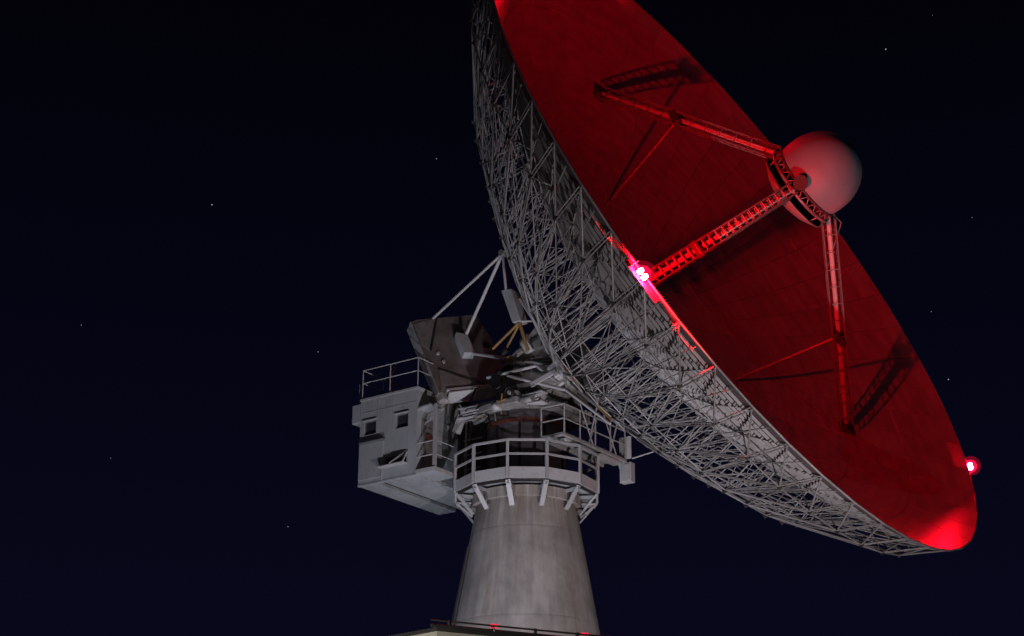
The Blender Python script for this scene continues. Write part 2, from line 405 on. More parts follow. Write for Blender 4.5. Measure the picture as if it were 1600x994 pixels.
# gearbox and drive pieces on the near side
box("gearbox", T(0.35, -2.35, 22.72), T(1.25, -1.75, 22.98), "machine", tur, 0.04)
box("gearbox", T(0.75, -2.25, 22.99), T(1.15, -1.93, 23.25), "machine", tur, 0.05)
bar("motor", T(0.1, -2.15, 22.82), T(0.42, -2.15, 22.82), 0.3, "white", tur, 16)
bar("motor", T(1.3, -2.1, 22.84), T(1.75, -2.1, 22.84), 0.26, "machine", tur, 16)
def torus(name, Rm, rm, mat, parent, loc, quat=None, seg=28, s2=8):
    v = []; f = []
    for i in range(seg):
        a = 2 * math.pi * i / seg
        for j in range(s2):
            b = 2 * math.pi * j / s2; r = Rm + rm * math.cos(b)
            v.append((r * math.cos(a), rm * math.sin(b), r * math.sin(a)))
    for i in range(seg):
        for j in range(s2):
            f.append((i * s2 + j, ((i + 1) % seg) * s2 + j, ((i + 1) % seg) * s2 + (j + 1) % s2, i * s2 + (j + 1) % s2))
    return link(name, mesh(name, v, f, mat, True), parent, loc, quat)
torus("hand_wheel", 0.2, 0.035, "dark", tur, T(0.98, -2.42, 23.1))
bar("wheel_hub", T(0.98, -2.46, 23.1), T(0.98, -2.2, 23.1), 0.14, "machine", tur, 12)
bar("yellow_pipe", T(0.62, -2.4, 22.72), T(0.66, -2.4, 23.12), 0.07, "rust", tur)
bar("yellow_pipe", T(0.5, -2.4, 22.86), T(0.82, -2.4, 22.9), 0.06, "rust", tur)
for i in range(5):
    a0 = -0.9 + 0.28 * i
    bar("hanging_cable", T(a0, -1.5, 23.0), T(a0 + 0.05, -1.48, 22.72 - 0.08 * (i % 3)), 0.06, ("rust", "dark", "machine")[i % 3], tur)
# conduits following the yoke beam
for i in range(3):
    y = -1.60 - 0.07 * i; z = 23.30 + 0.07 * i
    bar("conduit", T(-1.6, y, z - .42), T(1.7, y, z - .42), 0.05, "white", tur)
bar("ladder_pipe", T(-1.95, -1.0, 20.2), T(-1.95, -1.0, 23.1), 0.09, "machine", tur)
bar("ladder_pipe", T(-1.70, -1.1, 20.2), T(-1.70, -1.1, 22.9), 0.05, "dark", tur)

# ------------------------------------------------------------------ equipment cabin
cab = empty("equipment_cabin", "pale grey boxy equipment cabin hung beside the turret", "cabin", (0, 0, 20.65), AZROT)
def K(a, b, z): return Vector((a, b, z - 20.65))
A0, A1, B0_, B1_, Z0, Z1 = -5.25, -2.62, -3.0, 1.7, 20.65, 23.78
# front wall built around its openings (two windows, one hatch)
def wall_front():
    xs = [A0, -4.98, -4.50, -3.55, -3.05, A1]
    wins = [(-5.06, -4.50, 22.46, 22.98), (-3.58, -3.02, 22.46, 22.98), (-4.05, -3.05, 21.12, 21.46)]
    xs = sorted(set([A0, A1] + [w for q in wins for w in q[:2]])); zs = sorted(set([Z0, Z1] + [w for q in wins for w in q[2:]]))
    v = []; f = []
    for i in range(len(xs) - 1):
        for j in range(len(zs) - 1):
            cx, cz = (xs[i] + xs[i + 1]) / 2, (zs[j] + zs[j + 1]) / 2
            if any(q[0] < cx < q[1] and q[2] < cz < q[3] for q in wins): continue
            b = len(v)
            v += [K(xs[i], B0_, zs[j]), K(xs[i + 1], B0_, zs[j]), K(xs[i + 1], B0_, zs[j + 1]), K(xs[i], B0_, zs[j + 1])]
            f.append((b, b + 1, b + 2, b + 3))
    for (x0, x1, z0, z1) in wins:   # reveals
        for (p, q) in (((x0, z0), (x1, z0)), ((x1, z0), (x1, z1)), ((x1, z1), (x0, z1)), ((x0, z1), (x0, z0))):
            b = len(v); v += [K(p[0], B0_, p[1]), K(q[0], B0_, q[1]), K(q[0], B0_ + .12, q[1]), K(p[0], B0_ + .12, p[1])]; f.append((b, b + 3, b + 2, b + 1))
    me = mesh("front_wall", v, f, "cabin")
    bm = bmesh.new(); bm.from_mesh(me); bmesh.ops.remove_doubles(bm, verts=bm.verts, dist=1e-4); bm.to_mesh(me); bm.free()
    link("front_wall", me, cab)
    for (x0, x1, z0, z1) in wins[:2]:
        wn = box("window", K(x0, B0_ + 0.09, z0), K(x1, B0_ + 0.11, z1), "glass", cab)
        for (l, h) in (((x0, z0), (x1, z0 + .035)), ((x0, z1 - .035), (x1, z1)), ((x0, z0 + .035), (x0 + .03, z1 - .035)), ((x1 - .03, z0 + .035), (x1, z1 - .035))):
            o = box("window_frame", K(l[0], B0_ + .05, l[1]), K(h[0], B0_ + .085, h[1]), "frame", wn); o.location = o.location - wn.location
        box("window_hood", K(x0 - .06, B0_ - .05, z1 + .012), K(x1 + .04, B0_ - .003, z1 + .04), "cabin", cab)
wall_front()
th = 0.10
box("left_wall", K(A0, B0_ + .004, Z0 + .1), K(A0 + th, B1_, Z1), "cabin", cab)
box("right_wall", K(A1 - th, B0_ + .004, Z0 + .1), K(A1, B1_, Z1), "cabin", cab)
box("rear_wall", K(A0 + th + .002, B1_ - th, Z0 + .1), K(A1 - th - .002, B1_, Z1), "cabin", cab)
box("roof_slab", K(A0 - .03, B0_ - .03, Z1 + .003), K(A1 + .03, B1_ + .03, Z1 + .10), "cabin", cab, 0.01)
# floor: two pale soffit strips with a dark slot between
box("floor_strip", K(A0, B0_ + .125, Z0 - .05), K(A0 + 0.80, B1_, Z0 + .09), "underside", cab, 0.01)
box("floor_strip", K(A0 + 1.12, B0_ + .125, Z0 - .05), K(A1, B1_, Z0 + .09), "underside", cab, 0.01)
box("floor_slot", K(A0 + .81, B0_ + .13, Z0 + .06), K(A0 + 1.11, B1_, Z0 + .09), "dark", cab)
box("floor_edge", K(A0 - .02, B0_ - .015, Z0 - .06), K(A1 + .02, B0_ + .115, Z0 - .004), "edge", cab)
# protruding side box on the left at window height
box("side_box", K(A0 - 0.42, B0_ + .01, 23.0), K(A0 - .003, B0_ + 1.6, 23.72), "cabin", cab, 0.02)
# raised panel at lower left, with a lip, and the open hatch
box("access_panel", K(A0 + .02, B0_ - .045, 20.78), K(-4.1, B0_ - .004, 22.12), "cabin", cab, 0.01)
box("panel_lip", K(A0 + .08, B0_ - .14, 22.125), K(-4.05, B0_ - .004, 22.17), "frame", cab)
box("hatch_dark", K(-4.05, B0_ + .14, 21.10), K(-3.02, B0_ + .6, 21.48), "black", cab)
box("hatch_ledge", K(-4.22, B0_ - .26, 21.07), K(-3.0, B0_ - .004, 21.115), "rail", cab, 0.008)
square_bar("hatch_stay", K(-3.62, B0_ - .24, 21.12), K(-3.03, B0_ - .02, 21.52), 0.07, 0.05, "rail", cab)
square_bar("hatch_stay", K(-3.02, B0_ - .24, 21.12), K(-3.02, B0_ - .02, 21.52), 0.06, 0.05, "rail", cab)
bar("drain_pipe", K(-4.10, B0_ - .07, 20.65), K(-4.10, B0_ - .07, 21.07), 0.06, "cabin", cab)
for x in (-4.42, -3.72):
    box("seam_strip", K(x, B0_ - .012, 22.3 if x > -4 else 23.02), K(x + .03, B0_ - .002, 23.74), "cabin", cab)
box("seam_strip", K(A0 + .1, B0_ - .012, 23.30), K(A1 - .05, B0_ - .002, 23.325), "cabin", cab)
box("seam_strip", K(-3.0, B0_ - .012, 20.75), K(-2.97, B0_ - .002, 22.35), "cabin", cab)
# roof rail
zr0 = Z1 + .10
cor = [(A0 + .03, B0_ + .03), (A1 - .03, B0_ + .03), (A1 - .03, B1_ - .05), (A0 + .03, B1_ - .05)]
def rail_run(pts, z, hgt, parent, F, every=1.3, dia=0.045, closed=False, mids=(0.55,), skip_first=False):
    n = len(pts)
    for i in range(n if closed else n - 1):
        p = Vector(pts[i]); q = Vector(pts[(i + 1) % n]); L = (q - p).length; k = max(1, round(L / every))
        for j in range(k + (0 if closed or i < n - 2 else 1)):
            w = p.lerp(q, j / k); bar("rail_post", F(w.x, w.y, z), F(w.x, w.y, z + hgt), dia, "rail", parent)
        bar("hand_rail", F(p.x, p.y, z + hgt), F(q.x, q.y, z + hgt), dia, "rail", parent)
        for mm in mids: bar("mid_rail", F(p.x, p.y, z + hgt * mm), F(q.x, q.y, z + hgt * mm), dia * .85, "rail", parent)
rail_run(cor, zr0, 1.1, cab, K, closed=True)
bar("aerial", K(A0 - .35, B0_ + .3, 23.72), K(A0 - .35, B0_ + .3, 24.6), 0.03, "rail", cab)
bar("lamp_mast", K(A0 + .45, B0_ + 1.2, zr0), K(A0 + .45, B0_ + 1.2, 25.35), 0.05, "rail", cab)
lathe("lamp_cap", [(0.01, 0.16), (0.07, 0.12), (0.10, 0.0), (0.01, -0.02)], "rail", 14, "z", cab, K(A0 + .45, B0_ + 1.2, 25.3))
# rooftop parapet kit: dark duct behind railing
box("roof_duct", K(-4.0, -1.8, zr0 + .002), K(-2.9, 1.2, zr0 + .40), "dark", cab, 0.03)
# porch on the right of the front
box("porch_floor", K(A1 + .003, -3.0, Z0 - .02), K(-1.78, -1.85, Z0 + .05), "underside", cab, 0.01)
box("porch_edge", K(A1 + .003, -3.03, Z0 - .03), K(-1.75, -3.002, Z0 + .12), "rail", cab)
box("porch_edge", K(-1.775, -3.0, Z0 - .03), K(-1.745, -1.85, Z0 + .12), "rail", cab)
square_bar("porch_post", K(-1.82, -2.95, Z0 + .05), K(-1.82, -2.95, 23.07), 0.12, 0.10, "rail", cab, (1, 0, 0))
prism("porch_canopy", [K(A1 + .003, -3.0, 23.02), K(-2.02, -3.0, 23.07), K(-2.02, -2.2, 23.07), K(A1 + .003, -2.2, 23.02)], (0, 0, 0.06), "underside", cab)
for z in (21.25, 21.75):
    bar("porch_rail", K(A1 + .02, -2.95, z), K(-1.82, -2.95, z), 0.045, "rail", cab)
    bar("porch_rail", K(-1.80, -2.95, z), K(-1.80, -1.9, z), 0.03, "rail", cab)
square_bar("canopy_brace", K(A1, -2.6, 22.55), K(-1.75, -2.6, 23.0), 0.06, 0.05, "rail", cab)
box("porch_door", K(A1 + .003, -2.75, Z0 + .05), K(A1 + .035, -2.05, 22.75), "grey_plate", cab)
box("fire_extinguisher_box", K(A1 + .037, -2.55, 21.95), K(A1 + .17, -2.25, 22.2), "redband", cab, 0.03)

# ------------------------------------------------------------------ access platform on the dish side
plat = empty("access_platform", "narrow railed service platform below the back of the dish", "platform", (0, 0, 21.72), AZROT)
def Q(a, b, z): return Vector((a, b, z - 21.72))
zd = 21.72
box("deck", Q(1.45, -1.2, zd - .03), Q(2.45, 2.7, zd + .02), "underside", plat)
box("side_beam", Q(1.42, -1.22, zd - .12), Q(1.5, 2.72, zd - .035), "rail", plat)
box("side_beam", Q(2.40, -1.22, zd - .12), Q(2.48, 2.72, zd - .035), "rail", plat)
box("end_beam", Q(1.51, -1.22, zd - .11), Q(2.39, -1.15, zd - .04), "rail", plat)
box("lower_tray", Q(2.05, -1.0, zd - .24), Q(2.38, 0.3, zd - .125), "white", plat, 0.01)
box("lower_tray", Q(2.05, 1.2, zd - .24), Q(2.38, 2.5, zd - .125), "white", plat, 0.01)
rail_run([(1.47, -1.18), (2.44, -1.18), (2.44, 2.68)], zd, 1.05, plat, Q, every=0.95, dia=0.06, mids=(0.5,))
for (b0, b1) in ((-0.2, 0.6), (1.0, 0.35), (1.3, 2.1)):
    bar("diagonal_brace", Q(2.44, b0, zd + 1.3), Q(2.44, b1, zd), 0.05, "rail", plat)
for b in (0.5, 1.9): bar("hanger_tube", Q(2.30, b, zd), Q(2.7, b + .15, zd + 1.8), 0.06, "rail", plat)
box("end_panel", Q(2.15, 2.74, zd + .02), Q(2.65, 2.78, zd + .85), "white", plat)
square_bar("drop_arm", Q(2.3, 2.6, zd - .12), Q(2.35, 2.75, zd - .55), 0.2, 0.12, "underside", plat)
box("instrument_box", Q(2.2, 2.66, zd - .86), Q(2.68, 2.96, zd - .125), "white", plat, 0.02)
box("instrument_lid", Q(2.23, 2.62, zd - .82), Q(2.65, 2.655, zd - .2), "edge", plat, 0.01)
bar("stay_tube", Q(2.7, 2.75, zd), Q(3.5, 2.9, zd + .15), 0.06, "rail", plat)

# ------------------------------------------------------------------ the dish
dish = empty("parabolic_dish", "huge red-lit parabolic dish antenna with lattice back frame", "dish antenna", AXLE, DROT)
NR = 50
PH0 = rad(-127.0)
def phk(k): return PH0 + 2 * math.pi * k / NR
# reflector panels
rings = [(0.55, 2.6, 25), (2.6, 4.7, 25), (4.7, 6.8, 50), (6.8, 8.8, 50), (8.8, 10.8, 50), (10.8, 12.8, 50)]
for (r0, r1, ns) in rings:
    half = math.pi / ns; gap = 0.010
    nu, nr = (4 if ns == 25 else 3), 5
    v = []; f = []
    for side in (0, 1):
        for i in range(nr + 1):
            r = r0 + gap + (r1 - r0 - 2 * gap) * i / nr
            for j in range(nu + 1):
                p = (-half + gap / r) + (2 * half - 2 * gap / r) * j / nu
                v.append((surf(r) - 0.05 * side + DD, r * math.cos(p), r * math.sin(p)))
    n = (nr + 1) * (nu + 1); w = nu + 1
    for i in range(nr):
        for j in range(nu):
            a = i * w + j
            f.append((a, a + 1, a + w + 1, a + w)); f.append((n + a, n + a + w, n + a + w + 1, n + a + 1))
    for j in range(nu): f.append((j, n + j, n + j + 1, j + 1)); k = nr * w + j; f.append((k, k + 1, n + k + 1, n + k))
    for i in range(nr): a = i * w; f.append((a, a + w, n + a + w, n + a)); a = i * w + nu; f.append((a, n + a, n + a + w, a + w))
    me = mesh("reflector_panel", v, f, "panel")
    me.materials.append(M["panel_back"])
    for i_, p in enumerate(me.polygons[:2 * nr * nu]): p.use_smooth = True; p.material_index = i_ % 2
    bm = bmesh.new(); bm.from_mesh(me); bmesh.ops.recalc_face_normals(bm, faces=bm.faces)
    for e_ in bm.edges:
        if e_.calc_face_angle(0) > rad(40): e_.smooth = False
    bm.to_mesh(me); bm.free()
    for k in range(ns):
        q = Quaternion((1, 0, 0), PH0 + 2 * math.pi * (k + 0.5) / ns)
        o = link("reflector_panel", me, dish, (random.uniform(-.003, .003), 0, 0), q)
lathe("vertex_plate", [(0.01, surf(0) + DD), (0.54, surf(.54) + DD), (0.54, surf(.54) + DD - .05), (0.01, surf(0) + DD - .05)], "panel", 40, "x", dish)
# stiffener rings on the panel backs
rr = 3.2
while rr < 12.7:
    a = surf(rr) - 0.052
    lathe("stiffener_ring", [(rr - .03, a + DD - .012), (rr + .03, a + DD - .004), (rr + .03, a + DD - .10), (rr - .03, a + DD - .108)], "stiff", 100, "x", dish, close=True, smooth=False)
    rr += 0.33
# rim edge angle, one segment per bay
for k in range(NR):
    bar("rim_chord", pol(-0.03, 12.83, phk(k)), pol(-0.03, 12.83, phk(k + 1)), 0.07, "strut", dish)

FR = [12.8, 10.9, 9.0, 7.0, 5.0, 3.0, 1.5]
FN = lambda j, k: pol(surf(FR[j]) - (0.18 if j else 0.10), FR[j] - (.02 if j == 0 else 0), phk(k))
BP = [(12.1, -1.47), (9.4, -3.85), (7.3, -5.15), (5.2, -6.3), (3.4, -7.1), (1.8, -7.8)]
BN = lambda j, k: pol(BP[j][1], BP[j][0], phk(k))
SV, SF = [], []
count = {}
def strut(kind, p, q, dia, near):
    count.setdefault(kind, 0); dia *= 0.78
    if near and count[kind] < 290:
        count[kind] += 1
        bar(kind, p, q, dia, "strut", dish, 8)
    else: add_bar(SV, SF, p, q, dia)
for k in range(NR):
    deg = (math.degrees(phk(k)) + 360) % 360          # 0 = far side, 180 = near side
    near = 148 < deg < 292
    # outer Warren bracing
    for off in (-0.05, 0.05):
        t = Vector((0, -math.sin(phk(k)), math.cos(phk(k)))) * off
        strut("rim_chord_brace", FN(0, k) + t, BN(0, k) + t, 0.055, near)
    strut("rim_diagonal", FN(0, k - 1), BN(0, k), 0.075, near)
    mid = lambda kk: pol(surf(12.75) - 0.12, 12.75, phk(kk + .5))
    strut("intermediate_strut", mid(k), pol(surf(11.1) - 0.9, 11.1, phk(k + .5)), 0.045, near)
    strut("intermediate_strut", pol(surf(11.1) - 0.9, 11.1, phk(k + .5)), BN(1, k + 1), 0.045, near)
    strut("intermediate_strut", pol(surf(11.1) - 0.9, 11.1, phk(k + .5)), BN(0, k), 0.04, near)
    for j in range(5):
        inner = j >= 3
        if inner and k % 2: continue
        for off in ((-0.045, 0.045) if j < 2 else (0,)):
            t = Vector((0, -math.sin(phk(k)), math.cos(phk(k)))) * off
            strut("back_chord", BN(j, k) + t, BN(j + 1, k) + t, 0.055 if j < 2 else 0.08, near)
    for j in range(6):
        if j >= 3 and k % 2: continue
        strut("web_strut", BN(j, k), FN(j + 1, k), 0.055, near)
        if j < 5: strut("web_strut", FN(j + 1, k), BN(j + 1, k) if j + 1 < 6 else BN(5, k), 0.05, near)
        strut("front_chord", FN(j, k), FN(j + 1, k), 0.07, False)
    # circumferential rings
    strut("ring_chord", BN(0, k), BN(0, k + 1), 0.06, near)
    strut("ring_chord", BN(1, k), BN(1, k + 1), 0.05, near)
    strut("ring_chord", BN(2, k), BN(2, k + 1), 0.05, near)
    if k % 2 == 0:
        for j in (3, 4, 5): strut("ring_chord", BN(j, k), BN(j, k + 2), 0.055, near)
    for j in (1, 2, 3): strut("front_ring", FN(j, k), FN(j, k + 1), 0.045, near)
    # bracing
    strut("cross_brace", BN(0, k), BN(1, k + 1), 0.045, near)
    strut("cross_brace", BN(1, k), BN(2, k + 1), 0.045, near)
    if k % 2 == 0:
        strut("cross_brace", BN(1, k), BN(2, k - 1), 0.045, near)
        strut("cross_brace", BN(2, k), BN(3, k + 2), 0.045, near)
        strut("cross_brace", BN(3, k), BN(4, k + 2), 0.045, near)
    strut("sway_brace", FN(1, k), BN(1, k + 1), 0.045, near)
    strut("sway_brace", FN(2, k + 1), BN(1, k), 0.04, near)
    strut("sway_brace", FN(3, k), BN(2, k + 1), 0.04, near)
    strut("inner_brace", FN(2, k), BN(2, k + 1), 0.04, near)
    if near:
        for j in (0, 1, 2):
            c = BN(j, k); q = Quaternion((1, 0, 0), phk(k))
            lo = Vector((-.10, -.08, -.03)) if j else Vector((-.06, -.06, -.04))
            box("gusset_plate", lo, -lo, "dark_joint", dish, quat=q).location = c
me = mesh("strut_lattice", SV, SF, "strut", True)
link("strut_lattice", me, dish, kind="stuff")
# main edge girder round the lower back
# hub
lathe("hub_drum", [(0.02, 0.75), (1.15, 0.75), (1.15, 0.95), (1.0, 0.97), (1.0, 2.1), (1.75, 2.25), (1.75, 2.4), (0.02, 2.4)], "machine", 40, "x", dish)
bar("elevation_axle", (0, -1.6, 0), (0, 1.6, 0), 0.55, "machine", dish, 24)
for s in (-1, 1):
    bar("bearing_cap", (0, 1.86 * s, 0), (0, 1.93 * s, 0), 0.5, "dark", dish, 24)
    prism("hub_arm", [(-.45, 1.3 * s, -.35), (1.2, 1.3 * s, -.8), (2.3, 1.3 * s, -1.2), (2.3, 1.3 * s, 1.2), (1.2, 1.3 * s, .9), (-.45, 1.3 * s, .45)], (0, .14 * s, 0), "machine", dish)
for i in range(12):
    a = 2 * math.pi * i / 12
    bar("hub_spoke", (1.9, 1.0 * math.cos(a), 1.0 * math.sin(a)), BN(4, 0) * 0 + pol(-7.1, 3.4, PH0 + 2 * math.pi * round(i * 25 / 12) * 2 / NR), 0.09, "strut", dish)
# the small details in the crowded gap between yoke and hub
rj = random.Random(3)
for i in range(13):
    x = rj.uniform(.2, 2.3); z = rj.uniform(-.9, 1.2) - .25 * x; y = rj.uniform(-1.9, -1.35); q = rj.uniform(.05, .16)
    mt = rj.choice(("machine", "grey_plate", "dark", "grey_plate", "rust", "dark"))
    if i % 3: box("junction_box", (x - q, y - q * .6, z - q * .8), (x + q * 1.2, y + q * .6, z + q * .6), mt, dish, 0.02)
    else: bar("cable_run", (x, y, z), (x + rj.uniform(-.6, .6), y, z + rj.uniform(-.6, .3)), .06, mt, dish)
lathe("encoder_cover", [(0.01, -.05), (.42, -.04), (.45, 0), (.45, .3), (.01, .3)], "underside", 28, "x", dish, (1.35, -1.2, .75))
for (x, y, z, q) in ((2.35, -2.1, -1.5, .12), (2.6, -2.6, -2.2, .12)):
    box("junction_box", (x - q, y - q * .5, z - q * .7), (x + q, y + q * .5, z + q * .7), "white", dish, 0.03)

# counterweight slab
wv = Vector((.555, .832, 0)).normalized(); mv_ = Vector((-.832, .555, 0)).normalized(); uu = Vector((0, 0, 1))
P0 = Vector((-1.26, -1.13, 0))
def S(w, u_, t=0.0): return P0 + wv * w + uu * u_ + mv_ * t
SL, SR, SB, ST = -1.42, 1.45, 0.82, 4.22
cw = prism("counterweight", [S(SL, SB), S(SR, SB), S(SR, 3.0), S(SR - .18, ST), S(SL + .25, ST), S(SL, ST - .12)], mv_ * 0.44, "brown", dish, label="rusty brown counterweight slab")
prism("corner_plate", [S(SL + .05, ST - .2, -.02), S(SL + .95, ST - .03, -.02), S(SL + .28, ST - 1.45, -.02), S(SL + .05, ST - 1.2, -.02)], mv_ * 0.018, "grey_plate", cw)
prism("corner_plate", [S(SL + .1, SB + .05, -.02), S(SL + 1.75, SB + .08, -.02), S(SL + 1.5, SB + .28, -.02), S(SL + .35, SB + 1.05, -.02)], mv_ * 0.018, "grey_plate", cw)
prism("diagonal_rib", [S(SL + .30, ST - 1.47, -.04), S(SL + 1.02, ST - .03, -.04), S(SL + 1.08, ST - .03, -.04), S(SL + .36, ST - 1.5, -.04)], mv_ * 0.038, "dark_joint", cw)
prism("diagonal_rib", [S(SL + .32, SB + 1.08, -.04), S(SL + 1.85, SB + .22, -.04), S(SL + 1.85, SB + .17, -.04), S(SL + .32, SB + 1.03, -.04)], mv_ * 0.038, "dark_joint", cw)
for z0, z1 in ((SB - .02, SB + 1.75), (SB + 1.79, ST - .1)):
    prism("edge_plate", [S(SL - .035, z0, -.03), S(SL - .035, z1, -.03), S(SL - .035, z1, .47), S(SL - .035, z0, .47)], wv * 0.03, "edge", cw)
for w0, w1, d1_ in ((SL + .36, SL + 1.32, .02), (SL + 1.44, SR + .05, .16)):
    prism("bottom_plate", [S(w0, SB - .06, -.10), S(w1, SB - .06 + d1_, -.10), S(w1, SB - .10 + d1_, .52), S(w0, SB - .10, .52)], uu * -.05, "white", cw)
box("corner_block", (-.17, -.17, -.2), (.17, .17, .2), "white", cw, 0.05).location = S(SL + .12, SB - .12, .2)
prism("lower_lip", [S(SL + .3, SB + .02, -.09), S(SR, SB + .02, -.09), S(SR, SB + .09, -.09), S(SL + .3, SB + .09, -.09)], mv_ * .085, "white", cw)
for (w, u_) in ((SL + .55, 2.55), (SL + .62, 2.15)):
    bar("bolt", S(w, u_, -.07), S(w, u_, -.002), 0.13, "white", cw, 12)
for (w, u_) in ((SL + .30, 3.0), (SR - .3, 2.75), (SR - .25, 1.45)):
    bar("lifting_hole", S(w, u_, -.012), S(w, u_, -.002), 0.30, "black", cw, 12)
# bracket on the slab and the truss tubes to the dish
prism("slab_bracket", [S(-.02, 2.25, -.36), S(.38, 2.18, -.36), S(.38, 3.05, -.36), S(-.02, 3.2, -.36)], mv_ * .35, "edge", dish)
TN = Vector((2.3, -2.0, 4.2))
def tube(p, q, d=0.11, mat="white", name="truss_tube"): return bar(name, p, q, d, mat, dish, 10)
tube(TN, S(.36, 3.1, -.30), .13)
tube(TN, S(-.55, ST, .1), .11)
tube(TN, (1.75, -1.85, 2.85), .10)
tube(S(.36, 2.2, -.3), (2.45, -1.65, -1.05), .13)
tube(TN, BN(3, 37 % 50) * 0 + Vector((3.6, -2.4, 4.0)), .09)
bar("pin", TN + Vector((0, -.12, 0)), TN + Vector((0, .12, 0)), .24, "machine", dish, 14)
prism("arm_box", [(1.62, -1.9, 2.99), (1.99, -1.9, 2.79), (1.84, -1.9, 1.44), (1.51, -1.9, 1.59)], (0, .45, 0), "edge", dish)
tube((1.68, -1.75, 1.5), (.25, -1.6, 1.41), .10, "rust")
tube((1.68, -1.70, 1.5), (.55, -1.45, 1.1), .09, "rust")
tube((1.70, -1.75, 1.5), (1.49, -1.6, 0.4), .13, "rust")
tube((2.10, -1.75, 2.30), (2.46, -1.62, -1.05), .13)
tube((1.75, -1.75, 1.52), (2.2, -1.7, 1.2), .08)
tube((-.31, -1.75, .45), (1.63, -1.75, -.43), .12)
tube((1.63, -1.75, -.43), (2.85, -1.75, -3.2), .12)
tube((.51, -1.85, -.10), (2.31, -1.85, -2.03), .12)
tube((2.46, -1.62, -1.05), (2.31, -1.8, -2.1), .10)
tube((2.50, -1.70, -1.12), (3.36, -1.72, -4.05), .16, "rust", "rusty_pipe")
tube((2.31, -1.85, -2.03), (3.3, -1.85, -4.2), .10)
prism("gusset", [(2.0, -1.9, -.9), (2.55, -1.9, -.8), (2.6, -1.9, -1.4), (2.3, -1.9, -1.5)], (0, .1, 0), "white", dish)
for (p, q) in (((2.3, -1.9, -1.2), (1.2, -1.9, -1.05)), ):
    square_bar("curved_strap", p, q, .16, .06, "white", dish)
# straight main girders from the hub nodes along the near lower back
for k in (44, 46, 48, 0, 2, 4):
    bar("main_girder", BN(5, k), BN(3, k), .10, "strut", dish)

# ---- feed tripod
def leg_frame(ph):
    fo = pol(surf(8.9), 8.9, ph); to = pol(2.45, 1.45, ph)
    return fo, to
for ph in (rad(90), rad(-30), rad(-150)):
    fo, to = leg_frame(ph); ax = (to - fo).normalized()
    tan = Vector((0, -math.sin(ph), math.cos(ph))); out = ax.cross(tan).normalized(); L = (to - fo).length
    lm = bar("feed_leg", fo + out * .0, to + out * .0, 0.17, "rail", dish, 12)
    # children are placed in dish space: undo the leg's own transform
    inv = (Matrix.LocRotScale(lm.location, lm.rotation_quaternion, lm.scale)).inverted()
    def lchild(name, p, q, d, mat="leg"):
        V, F = [], []; add_bar(V, F, p, q, d, 6)
        o = link(name, mesh(name, V, F, mat, True), lm); o.matrix_parent_inverse = inv; return o
    wd = 0.24
    for sx_, sy_ in ((-1, 1), (1, 1), (-1, -1), (1, -1)):
        h = 0.22 * sy_
        lchild("leg_chord", fo + ax * .25 + tan * sx_ * wd + out * h, to - ax * .1 + tan * sx_ * wd * .8 + out * h, 0.065)
    N = 26
    for i in range(1, N):
        c = fo + ax * (L * i / N); w = wd * (1 - .2 * i / N)
        lchild("rung", c - tan * w + out * .22, c + tan * w + out * .22, 0.04)
        lchild("rung", c - tan * w - out * .22, c + tan * w - out * .22, 0.04)
        if i % 2 == 0:
            for sx_ in (-1, 1): lchild("rung", c + tan * w * sx_ - out * .22, c + tan * w * sx_ + out * .22, 0.035)
    box("leg_foot", (-.16, -.3, -.3), (.16, .3, .3), "dark_joint", dish, 0.03, quat=Quaternion((1, 0, 0), ph)).location = fo
    mid = fo.lerp(to, .45)
    box("leg_clamp", (-.14, -.28, -.30), (.14, .28, .30), "dark_joint", dish, 0.03, quat=Quaternion((1, 0, 0), ph)).location = mid
    bar("leg_stay", mid, pol(surf(4.5), 4.5, ph), 0.10, "leg", dish, 10)
# ---- subreflector, frame ring and radome
lathe("subreflector", [(0.01, 1.62 + DD), (0.5, 1.66 + DD), (1.0, 1.82 + DD), (1.44, 2.08 + DD), (1.47, 2.12 + DD), (1.44, 2.14 + DD)], "panel", 56, "x", dish)
lathe("subreflector_back", [(0.01, 2.02 + DD), (1.2, 2.03 + DD), (1.41, 2.11 + DD)], "black", 48, "x", dish)
torus("feed_ring", 1.42, 0.06, "leg", dish, D(2.42, 0, 0), Quaternion((0, 0, 1), rad(90)), 56)
torus("feed_ring", 1.36, 0.05, "dark_joint", dish, D(2.68, 0, 0), Quaternion((0, 0, 1), rad(90)), 56)
for i in range(24):
    a = 2 * math.pi * i / 24; b = 2 * math.pi * (i + .5) / 24
    bar("ring_strut", pol(2.42, 1.42, a), pol(2.68, 1.36, b), .04, "leg", dish)
    bar("ring_strut", pol(2.68, 1.36, b), pol(2.42, 1.42, 2 * math.pi * (i + 1) / 24), .04, "leg", dish)
for i in range(6):
    a = 2 * math.pi * (i + .5) / 6
    bar("subreflector_mount", pol(2.08, 1.3, a), pol(2.42, 1.38, a), .06, "leg", dish)
lathe("feed_floor", [(0.01, 2.66 + DD), (1.33, 2.66 + DD), (1.33, 2.70 + DD), (0.01, 2.70 + DD)], "black", 48, "x", dish)
pr = [(1.36, 2.72), (1.385, 2.80)]
for i in range(1, 15):
    t = i / 14 * math.pi / 2
    pr.append((max(0.004, 1.40 * math.cos(t)), 3.15 + 1.50 * math.sin(t)))
pr.insert(2, (1.40, 3.0))
rad_o = lathe("radome", [(r, a + DD) for r, a in pr], "radome", 64, "x", dish, label="smooth pale domed radome capping the feed")
bar("feed_horn_box", pol(2.75, 1.42, rad(-150)), pol(2.85, 1.72, rad(-150)), .5, "dark_joint", dish, 20)
sq = pol(2.45, 1.45, rad(-30))
bar("cable_drop", pol(2.6, 1.5, rad(-30)), pol(2.6, 2.0, rad(-30)), .06, "leg", dish)
